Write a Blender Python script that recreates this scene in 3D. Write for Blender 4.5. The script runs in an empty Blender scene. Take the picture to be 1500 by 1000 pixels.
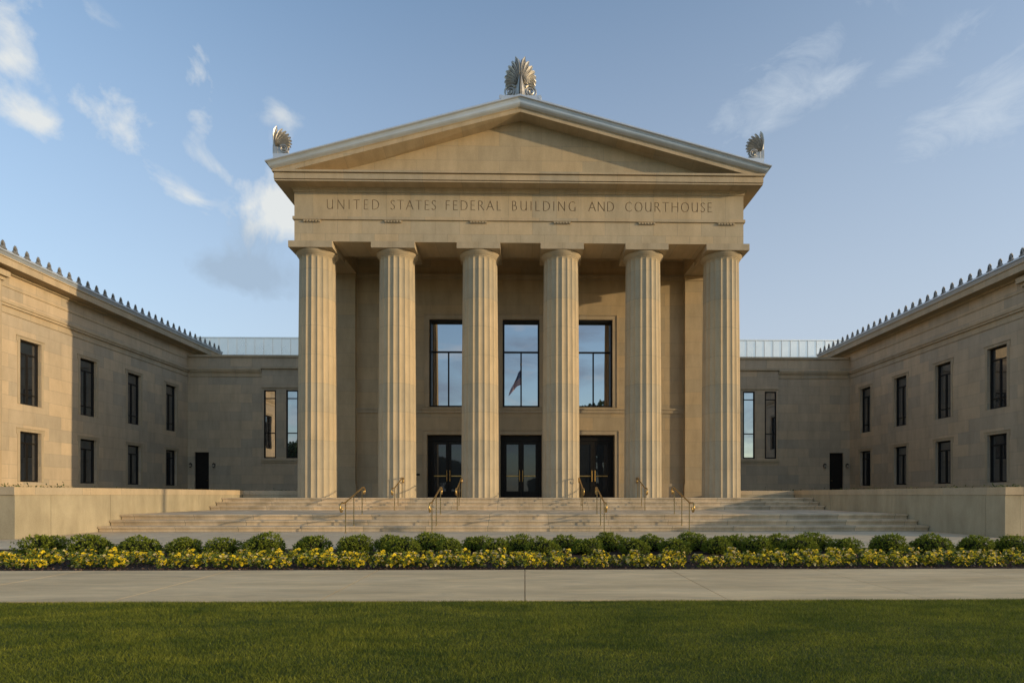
import bpy, bmesh, math, random
import numpy as np
from mathutils import Vector, Matrix
PI = math.pi
R = math.radians
rng = random.Random(7)
sc = bpy.context.scene
COL = sc.collection

# ------------------------------------------------------------------ helpers
class MB:
    """collects faces; build() links them as one mesh object"""
    def __init__(s):
        s.v = []; s.f = []; s.m = []; s.uv = {}
    def add(s, vs, fs, mi=0):
        o = len(s.v); s.v += [tuple(p) for p in vs]
        for f in fs:
            s.f.append(tuple(i + o for i in f)); s.m.append(mi)
    def quad(s, a, b, c, d, mi=0):
        s.add([a, b, c, d], [(0, 1, 2, 3)], mi)
    def box(s, x0, x1, y0, y1, z0, z1, mi=0):
        s.add([(x0,y0,z0),(x1,y0,z0),(x1,y1,z0),(x0,y1,z0),(x0,y0,z1),(x1,y0,z1),(x1,y1,z1),(x0,y1,z1)],
              [(3,2,1,0),(4,5,6,7),(0,1,5,4),(1,2,6,5),(2,3,7,6),(3,0,4,7)], mi)
    def prism(s, poly, fn, t0, t1, mi=0):
        """closed 2-D polygon poly swept between parameters t0, t1 by fn(a, b, t)"""
        n = len(poly)
        vs = [fn(a, b, t0) for a, b in poly] + [fn(a, b, t1) for a, b in poly]
        fs = [tuple(range(n)), tuple(range(2*n-1, n-1, -1))]
        fs += [(i, i+n, (i+1) % n + n, (i+1) % n) for i in range(n)]
        s.add(vs, fs, mi)
    def loft(s, rings, cap=True, closed=True, mi=0):
        n = len(rings[0]); vs = [p for r in rings for p in r]; fs = []
        for k in range(len(rings)-1):
            for i in range(n if closed else n-1):
                j = (i+1) % n
                fs.append((k*n+i, k*n+j, (k+1)*n+j, (k+1)*n+i))
        if cap:
            fs.append(tuple(range(n-1, -1, -1))); fs.append(tuple((len(rings)-1)*n+i for i in range(n)))
        s.add(vs, fs, mi)
    def tube(s, pts, r, n=8, mi=0):
        pts = [Vector(p) for p in pts]; rings = []
        rr = r if isinstance(r, (list, tuple)) else [r]*len(pts)
        ref = None
        for k, p in enumerate(pts):
            t = (pts[min(k+1, len(pts)-1)] - pts[max(k-1, 0)]).normalized()
            if ref is None:
                ref = Vector((1,0,0)) if abs(t.x) < .9 else Vector((0,1,0))
            a = (ref - t*ref.dot(t)).normalized(); ref = a; b = t.cross(a)
            rings.append([p + a*(rr[k]*math.cos(2*PI*i/n)) + b*(rr[k]*math.sin(2*PI*i/n)) for i in range(n)])
        s.loft(rings, mi=mi)
    def lathe(s, prof, cx, cy, n=24, mi=0):
        rings = [[(cx + r*math.cos(2*PI*i/n), cy + r*math.sin(2*PI*i/n), z) for i in range(n)] for r, z in prof]
        s.loft(rings, mi=mi)
    def wall(s, o, u, n, W, z0, z1, holes, depth, thick, mi=0, mr=None):
        """wall whose outer face starts at o and runs W along u; niches (u0,u1,z0,z1) of the given depth"""
        o = Vector(o); u = Vector(u); n = Vector(n); mr = mi if mr is None else mr
        P = lambda a, z, d=0.: (o.x + u.x*a - n.x*d, o.y + u.y*a - n.y*d, z)
        us = sorted({0., W} | {h[0] for h in holes} | {h[1] for h in holes})
        zs = sorted({z0, z1} | {h[2] for h in holes} | {h[3] for h in holes})
        for i in range(len(us)-1):
            for j in range(len(zs)-1):
                a, b, c, d = us[i], us[i+1], zs[j], zs[j+1]
                inh = any(h[0] <= (a+b)/2 <= h[1] and h[2] <= (c+d)/2 <= h[3] for h in holes)
                e = depth if inh else 0.
                s.quad(P(a,c,e), P(b,c,e), P(b,d,e), P(a,d,e), mi)
        for h in holes:
            a, b, c, d = h
            s.quad(P(a,c), P(a,d), P(a,d,depth), P(a,c,depth), mr)
            s.quad(P(b,d), P(b,c), P(b,c,depth), P(b,d,depth), mr)
            s.quad(P(a,d), P(b,d), P(b,d,depth), P(a,d,depth), mr)
            s.quad(P(b,c), P(a,c), P(a,c,depth), P(b,c,depth), mr)
        s.quad(P(0,z0,thick), P(0,z1,thick), P(W,z1,thick), P(W,z0,thick), mi)
        s.quad(P(0,z1), P(W,z1), P(W,z1,thick), P(0,z1,thick), mi)
        s.quad(P(0,z0), P(0,z0,thick), P(W,z0,thick), P(W,z0), mi)
        s.quad(P(0,z0), P(0,z1), P(0,z1,thick), P(0,z0,thick), mi)
        s.quad(P(W,z1), P(W,z0), P(W,z0,thick), P(W,z1,thick), mi)
    def build(s, name, mats, parent=None, off=(0,0,0), smooth=False, recalc=True, uvfn=None):
        me = bpy.data.meshes.new(name)
        ox, oy, oz = off
        me.from_pydata([(x-ox, y-oy, z-oz) for x, y, z in s.v], [], s.f)
        mats = mats if isinstance(mats, (list, tuple)) else [mats]
        for m in mats: me.materials.append(m)
        if len(mats) > 1: me.polygons.foreach_set('material_index', s.m)
        if recalc:
            bm = bmesh.new(); bm.from_mesh(me)
            bmesh.ops.recalc_face_normals(bm, faces=bm.faces); bm.to_mesh(me); bm.free()
        boxuv(me, off, uvfn)
        if smooth: me.polygons.foreach_set('use_smooth', [True]*len(me.polygons))
        o = bpy.data.objects.new(name, me); COL.objects.link(o)
        if parent is not None: o.parent = parent
        else: o.location = off
        return o

def boxuv(me, off=(0,0,0), uvfn=None):
    ul = me.uv_layers.new(name='UVMap').data
    V = me.vertices
    for p in me.polygons:
        n = p.normal; ax, ay, az = abs(n.x), abs(n.y), abs(n.z)
        for li in p.loop_indices:
            c = V[me.loops[li].vertex_index].co
            x, y, z = c.x+off[0], c.y+off[1], c.z+off[2]
            if uvfn: ul[li].uv = uvfn(x, y, z)
            elif az >= ax and az >= ay: ul[li].uv = (x, y)
            elif ax > ay: ul[li].uv = (y, z)
            else: ul[li].uv = (x, z)

def tag(o, label=None, cat=None, group=None, kind=None):
    if label: o['label'] = label
    if cat: o['category'] = cat
    if group: o['group'] = group
    if kind: o['kind'] = kind
    return o
def empty(name, loc=(0,0,0), rz=0):
    o = bpy.data.objects.new(name, None); COL.objects.link(o); o.location = loc; o.rotation_euler = (0,0,rz)
    o.empty_display_size = .2
    return o
def copy_tree(o, parent=None):
    c = o.copy(); COL.objects.link(c)
    if parent is not None: c.parent = parent
    for ch in list(o.children): copy_tree(ch, c)
    return c

# ------------------------------------------------------------------ materials
def newmat(name):
    m = bpy.data.materials.new(name); m.use_nodes = True
    nt = m.node_tree; nt.nodes.clear()
    out = nt.nodes.new('ShaderNodeOutputMaterial'); b = nt.nodes.new('ShaderNodeBsdfPrincipled')
    nt.links.new(b.outputs[0], out.inputs[0])
    return m, nt, b, out
def N(nt, t, **k):
    n = nt.nodes.new(t)
    for a, v in k.items():
        if a.startswith('i_'): n.inputs[a[2:].replace('_', ' ')].default_value = v
        else: setattr(n, a, v)
    return n
def ramp(nt, src, stops):
    r = nt.nodes.new('ShaderNodeValToRGB'); e = r.color_ramp.elements
    while len(e) < len(stops): e.new(.5)
    for i, (p, c) in enumerate(stops):
        e[i].position = p; e[i].color = (*c, 1) if not isinstance(c, (int, float)) else (c, c, c, 1)
    nt.links.new(src, r.inputs[0]); return r.outputs[0]
def mixc(nt, fac, a, b, mode='MIX'):
    m = nt.nodes.new('ShaderNodeMix'); m.data_type = 'RGBA'; m.blend_type = mode
    for v, i in ((fac, 0), (a, 6), (b, 7)):
        if hasattr(v, 'is_linked'): nt.links.new(v, m.inputs[i])
        elif i == 0: m.inputs[0].default_value = v
        else: m.inputs[i].default_value = (*v, 1)
    return m.outputs[2]
def noise(nt, vec, scale, detail=4, rough=.55, dist=0., mapscale=None):
    if mapscale:
        mp = nt.nodes.new('ShaderNodeMapping'); mp.inputs['Scale'].default_value = mapscale
        nt.links.new(vec, mp.inputs[0]); vec = mp.outputs[0]
    n = N(nt, 'ShaderNodeTexNoise', i_Scale=scale, i_Detail=detail, i_Roughness=rough, i_Distortion=dist)
    nt.links.new(vec, n.inputs['Vector']); return n.outputs['Fac']
def bump(nt, h, b, strength=.3, dist=.01):
    n = N(nt, 'ShaderNodeBump', i_Strength=strength, i_Distance=dist)
    nt.links.new(h, n.inputs['Height']); nt.links.new(n.outputs[0], b.inputs['Normal'])

def stone(name, base, var=.12, bw=1.35, bh=.61, joint=.75, streak=.25, rough=.85, warm=(1.06,.98,.88)):
    m, nt, b, out = newmat(name)
    uv = nt.nodes.new('ShaderNodeTexCoord').outputs['UV']
    pos = nt.nodes.new('ShaderNodeNewGeometry').outputs['Position']
    c1 = tuple(c*(1-var) for c in base); c2 = tuple(min(1, c*w*(1+var)) for c, w in zip(base, warm))
    br = N(nt, 'ShaderNodeTexBrick', offset=.5, i_Scale=1., i_Mortar_Size=.008, i_Mortar_Smooth=.2, i_Bias=0.)
    br.inputs['Brick Width'].default_value = bw; br.inputs['Row Height'].default_value = bh
    br.inputs['Color1'].default_value = (*c1, 1); br.inputs['Color2'].default_value = (*c2, 1)
    br.inputs['Mortar'].default_value = (*[c*joint for c in base], 1)
    nt.links.new(uv, br.inputs['Vector'])
    n1 = noise(nt, pos, .9, 6, .6)
    n2 = noise(nt, uv, 1., 5, .65, .2, (2.2, .5, 1))
    n3 = noise(nt, pos, 38, 3, .6)
    c = mixc(nt, 1., br.outputs['Color'], ramp(nt, n1, [(.25, 1-streak*.6), (.75, 1+streak*.35)]), 'MULTIPLY')
    c = mixc(nt, 1., c, ramp(nt, n2, [(.3, (1-streak*.7, 1-streak*.75, 1-streak*.85)), (.62, (1.04, 1.03, 1.02))]), 'MULTIPLY')
    c = mixc(nt, 1., c, ramp(nt, n3, [(.3, .92), (.7, 1.06)]), 'MULTIPLY')
    nt.links.new(c, b.inputs['Base Color']); b.inputs['Roughness'].default_value = rough
    b.inputs['Specular IOR Level'].default_value = .25
    h = N(nt, 'ShaderNodeMath', operation='MULTIPLY_ADD'); nt.links.new(n3, h.inputs[0]); h.inputs[1].default_value = .12
    iv = N(nt, 'ShaderNodeMath', operation='MULTIPLY'); nt.links.new(br.outputs['Fac'], iv.inputs[0]); iv.inputs[1].default_value = -1.
    nt.links.new(iv.outputs[0], h.inputs[2]); bump(nt, h.outputs[0], b, .5, .006)
    return m

def plain(name, col, rough=.5, metal=0., nscale=0, namp=.15, spec=.5):
    m, nt, b, out = newmat(name)
    b.inputs['Roughness'].default_value = rough; b.inputs['Metallic'].default_value = metal
    b.inputs['Specular IOR Level'].default_value = spec
    if nscale:
        pos = nt.nodes.new('ShaderNodeTexCoord').outputs['Object']
        n = noise(nt, pos, nscale, 5, .6)
        c = mixc(nt, 1., col, ramp(nt, n, [(.3, 1-namp), (.7, 1+namp)]), 'MULTIPLY')
        nt.links.new(c, b.inputs['Base Color'])
        r = N(nt, 'ShaderNodeMapRange'); nt.links.new(n, r.inputs[0]); r.inputs[3].default_value = rough*.8; r.inputs[4].default_value = min(1, rough*1.25)
        nt.links.new(r.outputs[0], b.inputs['Roughness'])
    else: b.inputs['Base Color'].default_value = (*col, 1)
    return m

def leafmat(name, dark, light, trans=.25, patch=.0):
    m, nt, b, out = newmat(name)
    rnd = nt.nodes.new('ShaderNodeNewGeometry').outputs['Random Per Island']
    c = ramp(nt, rnd, [(0., dark), (.75, light), (1., tuple(x*1.35 for x in light))])
    if patch:
        pos = nt.nodes.new('ShaderNodeNewGeometry').outputs['Position']
        n = noise(nt, pos, 2.2, 7, .68, .4, (.55,1.3,1))
        c = mixc(nt, 1., c, ramp(nt, n, [(.34, (1-patch, 1-patch*.8, 1-patch)), (.66, (1+patch*1.25, 1+patch*.75, 1+patch*.5))]), 'MULTIPLY')
    nt.links.new(c, b.inputs['Base Color']); b.inputs['Roughness'].default_value = .6
    b.inputs['Specular IOR Level'].default_value = .3
    t = nt.nodes.new('ShaderNodeBsdfTranslucent'); nt.links.new(c, t.inputs[0])
    mx = nt.nodes.new('ShaderNodeMixShader'); mx.inputs[0].default_value = trans
    nt.links.new(b.outputs[0], mx.inputs[1]); nt.links.new(t.outputs[0], mx.inputs[2]); nt.links.new(mx.outputs[0], out.inputs[0])
    return m

def glass(name, fac, tint=(.78,.86,1.), wob=.03):
    m, nt, b, out = newmat(name)
    b.inputs['Base Color'].default_value = (.012, .014, .018, 1); b.inputs['Roughness'].default_value = .3
    b.inputs['Specular IOR Level'].default_value = .25
    g = nt.nodes.new('ShaderNodeBsdfGlossy'); g.inputs['Roughness'].default_value = .012; g.inputs['Color'].default_value = (*tint, 1)
    pos = nt.nodes.new('ShaderNodeNewGeometry').outputs['Position']
    n = noise(nt, pos, .9, 2, .4)
    bp = N(nt, 'ShaderNodeBump', i_Strength=wob, i_Distance=.05); nt.links.new(n, bp.inputs['Height']); nt.links.new(bp.outputs[0], g.inputs['Normal'])
    mx = nt.nodes.new('ShaderNodeMixShader'); mx.inputs[0].default_value = fac
    nt.links.new(b.outputs[0], mx.inputs[1]); nt.links.new(g.outputs[0], mx.inputs[2]); nt.links.new(mx.outputs[0], out.inputs[0])
    return m

LIME = (.515, .435, .325)
M = {}
M['wall'] = stone('limestone_blocks', LIME, .115, 1.45, .605, .74, .18)
M['porch'] = stone('portico_limestone', (.485,.395,.262), .065, 1.75, .605, .8, .18)
M['frieze'] = stone('frieze_limestone', (.495,.415,.292), .05, 1.02, 3., .72, .18)
M['drum'] = stone('column_limestone', (.49,.412,.288), .06, 40., 1.207, .76, .2)
M['trim'] = stone('trim_limestone', (.48,.40,.282), .05, 1.6, 3., .75, .2)
M['cheek'] = stone('retaining_wall_limestone', (.425,.375,.265), .03, 60., 60., .8, .3)
M['step'] = stone('step_stone', (.68,.565,.405), .10, 1.83, 4., .5, .45, .75)
M['dark_metal'] = plain('dark_bronze_frame', (.017,.015,.013), .45, .0, 6, .2, .2)
M['silver'] = plain('silver_aluminium', (.58,.62,.66), .42, .5, 1.2, .08)
M['panel'] = plain('bright_metal_panel', (.90,.85,.79), .28, .85, 1.1, .06)
M['cast'] = plain('cast_aluminium', (.50,.47,.42), .42, .85, 9, .15)
M['antefix'] = plain('weathered_cast_metal', (.27,.26,.24), .5, .6, 9, .15)
M['zinc'] = plain('zinc_roof_sheet', (.86,.81,.74), .5, .15, 1.1, .1)
M['brass'] = plain('aged_bronze_rail', (.52,.34,.12), .34, .9, 14, .25)
M['glass'] = glass('window_glass', .60, (.80,.82,.86))
M['glass_wing'] = glass('wing_window_glass', .30, (.85,.9,1.))
M['glass_door'] = glass('door_glass', .06)
M['carve'] = plain('carved_letter_patina_shade', (.23,.165,.10), .9, 0, 12, .15, .1)  # brown tone holds both patina and the shadow inside the cut grooves
M['lamp'] = plain('lamp_bronze', (.03,.025,.018), .45, .5)
M['lampglass'] = plain('lamp_frosted_glass', (.35,.31,.24), .4)
M['bush'] = leafmat('shrub_leaf', (.058,.088,.009), (.28,.32,.032), .35)
M['bushcore'] = plain('shrub_dark_core', (.018,.022,.008), .9, 0, 20, .3, .1)  # dark solid filler, added so nothing shows through the leaves
M['pleaf'] = leafmat('pansy_leaf', (.034,.062,.010), (.13,.175,.03), .25)
M['petal'] = leafmat('pansy_petal', (.66,.43,.010), (.86,.66,.02), .3)
M['petal_pale'] = leafmat('pansy_petal_pale', (.55,.36,.12), (.72,.60,.25), .3)
M['face'] = plain('pansy_face', (.05,.015,.012), .8)
M['grass'] = leafmat('lawn_blade', (.068,.100,.010), (.235,.265,.030), .3, .45)
M['cover'] = leafmat('ground_cover_leaf', (.03,.05,.012), (.11,.13,.03), .25)
M['treeleaf'] = leafmat('tree_leaf', (.02,.045,.012), (.06,.10,.025), .3)
M['bark'] = plain('tree_bark', (.09,.065,.045), .9, 0, 5, .3)
M['white_metal'] = plain('painted_pole', (.7,.7,.7), .35)

def ground_mat(name, c1, c2, s1, fine, famp=.15, streak=None, rough=.9, joints=None):
    m, nt, b, out = newmat(name)
    pos = nt.nodes.new('ShaderNodeNewGeometry').outputs['Position']
    n1 = noise(nt, pos, s1, 7, .62, .3, streak); n2 = noise(nt, pos, fine, 4, .7)
    c = ramp(nt, n1, [(.3, c1), (.7, c2)])
    c = mixc(nt, 1., c, ramp(nt, n2, [(.25, 1-famp), (.75, 1+famp)]), 'MULTIPLY')
    n3 = noise(nt, pos, 2.6, 6, .7, 1.2, streak); c = mixc(nt, 1., c, ramp(nt, n3, [(.3, (.82,.83,.86)), (.7, (1.14,1.12,1.07))]), 'MULTIPLY')
    if joints:
        br = N(nt, 'ShaderNodeTexBrick', offset=0., i_Scale=1., i_Mortar_Size=.008)
        br.inputs['Brick Width'].default_value = joints; br.inputs['Row Height'].default_value = joints
        br.inputs['Color1'].default_value = br.inputs['Color2'].default_value = (1,1,1,1); br.inputs['Mortar'].default_value = (.6,.6,.6,1)
        nt.links.new(pos, br.inputs['Vector']); c = mixc(nt, 1., c, br.outputs['Color'], 'MULTIPLY')
    nt.links.new(c, b.inputs['Base Color']); b.inputs['Roughness'].default_value = rough; b.inputs['Specular IOR Level'].default_value = .2
    bump(nt, n2, b, .35, .01)
    return m
M['concrete'] = ground_mat('brushed_concrete', (.59,.43,.235), (.84,.63,.36), 1.1, 60, .08, (.4,1.6,1))
M['plaza'] = ground_mat('plaza_concrete', (.58,.46,.30), (.70,.565,.38), .6, 40, .08, None, .85, 2.4)
M['mulch'] = ground_mat('bark_mulch', (.022,.013,.009), (.07,.042,.028), 26, 90, .5)
M['earth'] = ground_mat('far_ground', (.07,.085,.03), (.11,.115,.045), .15, 8, .3)
M['lawn'] = ground_mat('lawn_soil', (.05,.06,.012), (.08,.09,.02), 1.5, 60, .35)
M['terrace'] = ground_mat('terrace_planting', (.05,.055,.022), (.10,.085,.045), 2.5, 30, .35)
M['mulchchip'] = leafmat('mulch_chip', (.03,.017,.012), (.14,.085,.06), .0)

# ------------------------------------------------------------------ ground and paving
def sheet(name, x0, x1, y0, y1, z, mat, th=.0):
    b = MB()
    if th: b.box(x0, x1, y0, y1, z-th, z)
    else: b.quad((x0,y0,z), (x1,y0,z), (x1,y1,z), (x0,y1,z))
    return tag(b.build(name, mat), kind='structure')
sheet('ground', -900, 900, -900, 900, -.06, M['earth'])
SB, SF, BB = 6.09, 8.575, 11.95          # sidewalk near edge, far edge, flower bed back edge
sheet('lawn', -40, 40, -20, SB-.012, -.012, M['lawn'])
b = MB()
for k in range(-12, 12):
    b.box(.19+2.125*k+.006, .19+2.125*(k+1)-.006, SB, SF, -.05, 0)
b.box(-25.3, 25.7, SB+.004, SF-.004, -.055, -.018)
tag(b.build('sidewalk', M['concrete']), kind='structure')
sheet('flower_bed', -26, 26, SF+.004, BB, -.004, M['mulch'])
sheet('plaza', -60, 60, BB+.002, 24.6, -.001, M['plaza'])

# ------------------------------------------------------------------ front steps
CW = 12.30
FZ = .96
st = empty('front_steps', (0, 17.4, 0))
tag(st, 'broad pale stone steps with a middle landing, rising to the column bases', 'steps')
OFF = (0, 17.4, 0)
ys = [17.40, 17.89, 18.36, 23.50, 23.97, 24.43]
for k, y in enumerate(ys):
    z1 = .16*(k+1); yn = ys[k+1]+.06 if k < 5 else 28.7
    b = MB()
    b.box(-CW+.003*(k % 2), CW-.003*(k % 2), y-.018, yn, z1-.055, z1)
    b.box(-CW+.01, CW-.01, y+.03, yn-.02, z1-.172, z1-.057)
    b.build('landing' if k == 2 else ('porch_floor' if k == 5 else 'step'), M['step'], st, OFF)
# ------------------------------------------------------------------ terraces beside the steps
def terrace(s):
    f = lambda x: x*s
    t = empty('retaining_wall', (s*CW, 14.6, 0))
    tag(t, ('pale stone retaining wall with coping left of the steps, its side face sunlit' if s < 0 else
            'stone retaining wall with coping right of the steps, its side face shaded'), 'retaining wall')
    o = (s*CW, 14.6, 0)
    bx = lambda b, x0, x1, *r: b.box(min(f(x0), f(x1)), max(f(x0), f(x1)), *r)
    p = MB()
    cuts = [14.6, 15.72, 17.95, 22.75, 26.2] if s < 0 else [14.6, 15.25, 19.2, 23.1, 26.2]
    for a, c in zip(cuts, cuts[1:]): bx(p, CW+.02, CW+.4, a + (.02 if a == 14.6 else .006), c-.006, -.02, 1.088)
    bx(p, CW+.03, CW+.38, 14.64, 26.19, 0, 1.08)
    xs = [CW+.4, 15.6, 18.9, 22.2, 25.5, 28.8, 32.1, 36.]
    for a, c in zip(xs, xs[1:]): bx(p, a+.006, c-.006, 14.62, 15.0, -.02, 1.088)
    bx(p, CW+.41, 36, 14.64, 14.98, 0, 1.08)
    bx(p, 9.5, CW+.018, 26.22, 26.6, .9, 1.08)
    p.build('wall_panel', M['cheek'], t, o)
    c = MB()
    ys_ = [14.58, 17.1, 20.2, 23.3, 26.2]
    for a, d in zip(ys_, ys_[1:]): bx(c, CW, CW+.45, a+.003, d-.003, 1.09, 1.288)
    xs = [CW+.452, 16, 19.6, 23.2, 26.8, 30.4, 36]
    for a, d in zip(xs, xs[1:]): bx(c, a+.003, d-.003, 14.58, 15.03, 1.09, 1.288)
    bx(c, 9.5, CW+.45, 26.203, 26.65, 1.084, 1.27)
    c.build('coping', M['trim'], t, o)
    g = MB()
    bx(g, CW+.46, 36, 15.04, 39.9, .8, 1.17); bx(g, 9.5, CW+.458, 26.66, 39.9, .8, 1.166)
    tag(g.build('terrace', M['terrace']), kind='structure')
terrace(-1); terrace(1)

# ------------------------------------------------------------------ the courthouse
BO = (0, 25.5, 0)
ct = empty('courthouse', BO)
tag(ct, 'tan limestone courthouse with six fluted columns, silver roof ornaments and two low wings', 'courthouse')
def part(b, name, mat, parent=None, **k): return b.build(name, mat, parent or ct, BO, **k)
YA, HW = 24.70, 9.44            # entablature face, half width
ZA, ZT, ZF, ZC = 11.67, 12.57, 12.695, 13.715
# columns
CX = [-8.76, -5.33, -1.757, 1.757, 5.33, 8.76]; CY = 25.53
def shaft():
    b = MB(); nf, q = 20, 8
    rings = []; H = 11.17 - FZ
    zs = [0, .1] + [i*.5+.3 for i in range(20)] + [H-.18, H-.1, H]
    for z in zs:
        t = z/H; r = .81 - .068*t + .012*math.sin(PI*t)
        ring = []
        for k in range(nf):
            for j in range(q):
                x = j/q; d = .052*r/.8*math.sin(PI*x)**.75 if z < H-.05 else .0
                a = 2*PI*(k+x)/nf
                ring.append(((r-d)*math.cos(a), (r-d)*math.sin(a), FZ+z))
        rings.append(ring)
    b.loft(rings); return b
sm = shaft()
def rad(x, y, z): return (math.atan2(y, x)*.8, z-FZ)
c0 = sm.build('column', M['drum'], None, (0,0,0), uvfn=rad)
b = MB(); b.lathe([(.752,11.165),(.765,11.18),(.765,11.195),(.755,11.2),(.765,11.215),(.782,11.215),(.785,11.235),(.80,11.25),(.845,11.31),(.872,11.355),(.878,11.38),(.868,11.398)], 0, 0, 48)
cap = b.build('echinus', M['trim'], c0, smooth=True)
b = MB(); b.box(-.91, .91, -.91, .91, 11.4, 11.667)
b.build('abacus', M['trim'], c0)
for i, x in enumerate(CX):
    c = c0 if i == 0 else copy_tree(c0)
    c.parent = ct; c.location = (x-BO[0], CY-BO[1], 0); c.rotation_euler = (0,0,0)

# entablature
def usweep(b, prof, yb, mi=0):
    """closed profile (projection p, z) carried round front and flanks with mitred corners"""
    path = lambda p: [(-HW-p, yb), (-HW-p, YA-p), (HW+p, YA-p), (HW+p, yb)]
    n = len(prof)
    b.loft([[(path(p)[k][0], path(p)[k][1], z) for p, z in prof] for k in range(4)], mi=mi)
YB = 50.
b = MB()
b.box(-HW, HW, YA, 26.26, ZA, ZT); 
for s in (-1, 1): b.box(*sorted((s*(HW-1.56), s*HW)), 26.262, 28.3, ZA, ZT)
ar = part(b, 'architrave', M['frieze'])
b = MB(); usweep(b, [(-.5, ZT+.001), (.06, ZT+.001), (.06, ZF), (-.5, ZF)], YB)
part(b, 'taenia', M['trim'])
for x in [-8.70, -5.33, -1.757, 1.757, 5.33, 8.70]:
    w = .37
    b = MB(); b.box(x-w, x+w, YA-.04, YA-.001, ZT-.03, ZT)
    for k in range(6):
        gx = x - w + (k+.5)*2*w/6
        b.prism([(-.036, ZT-.10), (.036, ZT-.10), (.026, ZT-.031), (-.026, ZT-.031)], lambda a, z, t: (gx+a, t, z), YA-.075, YA-.004)
    part(b, 'regula', M['trim'], ar)
b = MB(); b.box(-HW+.02, HW-.02, 26.3, 28.6, 12.45, 12.565); part(b, 'porch_ceiling', M['porch'])
# --- frieze with the carved inscription
GL = {  # strokes per glyph in a unit-high box: width, list of polylines
 'U': (.74, [[(.08,1),(.08,.33),(.13,.12),(.25,.01),(.40,0),(.55,.06),(.63,.2),(.66,.36)], [(.66,1),(.66,0)]]),
 'N': (.82, [[(.08,0),(.08,1)], [(.08,1),(.74,0)], [(.74,0),(.74,1)]]),
 'I': (.16, [[(.08,0),(.08,1)]]),
 'T': (.68, [[(.34,0),(.34,1)], [(0,1),(.68,1)]]),
 'E': (.50, [[(.08,0),(.08,1)], [(.08,1),(.48,1)], [(.08,.52),(.42,.52)], [(.08,0),(.50,0)]]),
 'D': (.76, [[(.08,0),(.08,1)], [(.08,1),(.34,1),(.54,.92),(.69,.74),(.74,.5),(.69,.26),(.54,.08),(.34,0),(.08,0)]]),
 'S': (.46, [[(.42,.86),(.34,.97),(.22,1),(.10,.95),(.05,.82),(.09,.68),(.22,.55),(.36,.42),(.43,.27),(.39,.11),(.26,.01),(.12,.02),(.03,.14)]]),
 'A': (.74, [[(0,0),(.37,1)], [(.37,1),(.74,0)], [(.14,.36),(.60,.36)]]),
 'F': (.48, [[(.08,0),(.08,1)], [(.08,1),(.48,1)], [(.08,.52),(.42,.52)]]),
 'R': (.64, [[(.08,0),(.08,1)], [(.08,1),(.30,1),(.43,.93),(.48,.77),(.43,.60),(.30,.52),(.08,.52)], [(.28,.52),(.66,0)]]),
 'L': (.48, [[(.08,1),(.08,0)], [(.08,0),(.48,0)]]),
 'B': (.56, [[(.08,0),(.08,1)], [(.08,1),(.28,1),(.40,.93),(.44,.78),(.40,.61),(.28,.54),(.08,.54)], [(.28,.54),(.46,.48),(.53,.30),(.47,.10),(.32,0),(.08,0)]]),
 'G': (.78, [[(.70,.84),(.58,.96),(.42,1),(.24,.95),(.09,.77),(.04,.5),(.09,.23),(.24,.05),(.42,0),(.60,.05),(.70,.13)], [(.70,0),(.70,.42)]]),
 'C': (.74, [[(.70,.84),(.58,.96),(.42,1),(.24,.95),(.09,.77),(.04,.5),(.09,.23),(.24,.05),(.42,0),(.58,.04),(.70,.16)]]),
 'O': (.86, [[(.43,1),(.24,.95),(.09,.77),(.04,.5),(.09,.23),(.24,.05),(.43,0),(.62,.05),(.77,.23),(.82,.5),(.77,.77),(.62,.95),(.43,1)]]),
 'H': (.80, [[(.08,0),(.08,1)], [(.72,0),(.72,1)], [(.08,.52),(.72,.52)]]),
}
def text_letters():
    out = []
    words = [('UNITED',477,553),('STATES',570,636),('FEDERAL',650,731),('BUILDING',747,841),('AND',860,897),('COURTHOUSE',914,1042)]
    h = .385; z0 = 13.03
    for w, a, c in words:
        x0 = (a-759.7)*.02868; x1 = (c-759.7)*.02868
        tot = sum(GL[ch][0] for ch in w)*h; gap = (x1-x0-tot)/(len(w)-1); x = x0
        for ch in w:
            out.append([[(x+px*h, z0+pz*h) for px, pz in pl] for pl in GL[ch][1]])
            x += GL[ch][0]*h + gap
    return out
def stroke_mesh(b, letter, y0, y1, half, stagger=0.):
    k = 0
    for pl in letter:
        for (ax, az), (cx, cz) in zip(pl, pl[1:]):
            d = Vector((cx-ax, cz-az)); L = d.length; d /= L; n = Vector((-d.y, d.x)); e = half*.55
            hw = half*(1.15 if abs(d.y) > abs(d.x) else .75)
            k += 1; yy = y0 + stagger*(k % 7)
            q = [(ax-d.x*e+n.x*hw, az-d.y*e+n.y*hw), (ax-d.x*e-n.x*hw, az-d.y*e-n.y*hw), (cx+d.x*e-n.x*hw, cz+d.y*e-n.y*hw), (cx+d.x*e+n.x*hw, cz+d.y*e+n.y*hw)]
            b.prism(q, lambda a, z, t: (a, t, z), yy, y1)
    return b
LT = text_letters()
b = MB(); b.box(-HW, HW, YA, 26.2, ZF+.001, ZC)
for s in (-1, 1): b.box(*sorted((s*HW, s*(HW-1))), 26.202, YB, ZF+.001, ZC)
frz = part(b, 'frieze', M['frieze'])
cut = MB()
for lt in LT: stroke_mesh(cut, lt, YA-.2, YA+.036,   .0145)
cut = cut.build('cutter', M['carve'])
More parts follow.
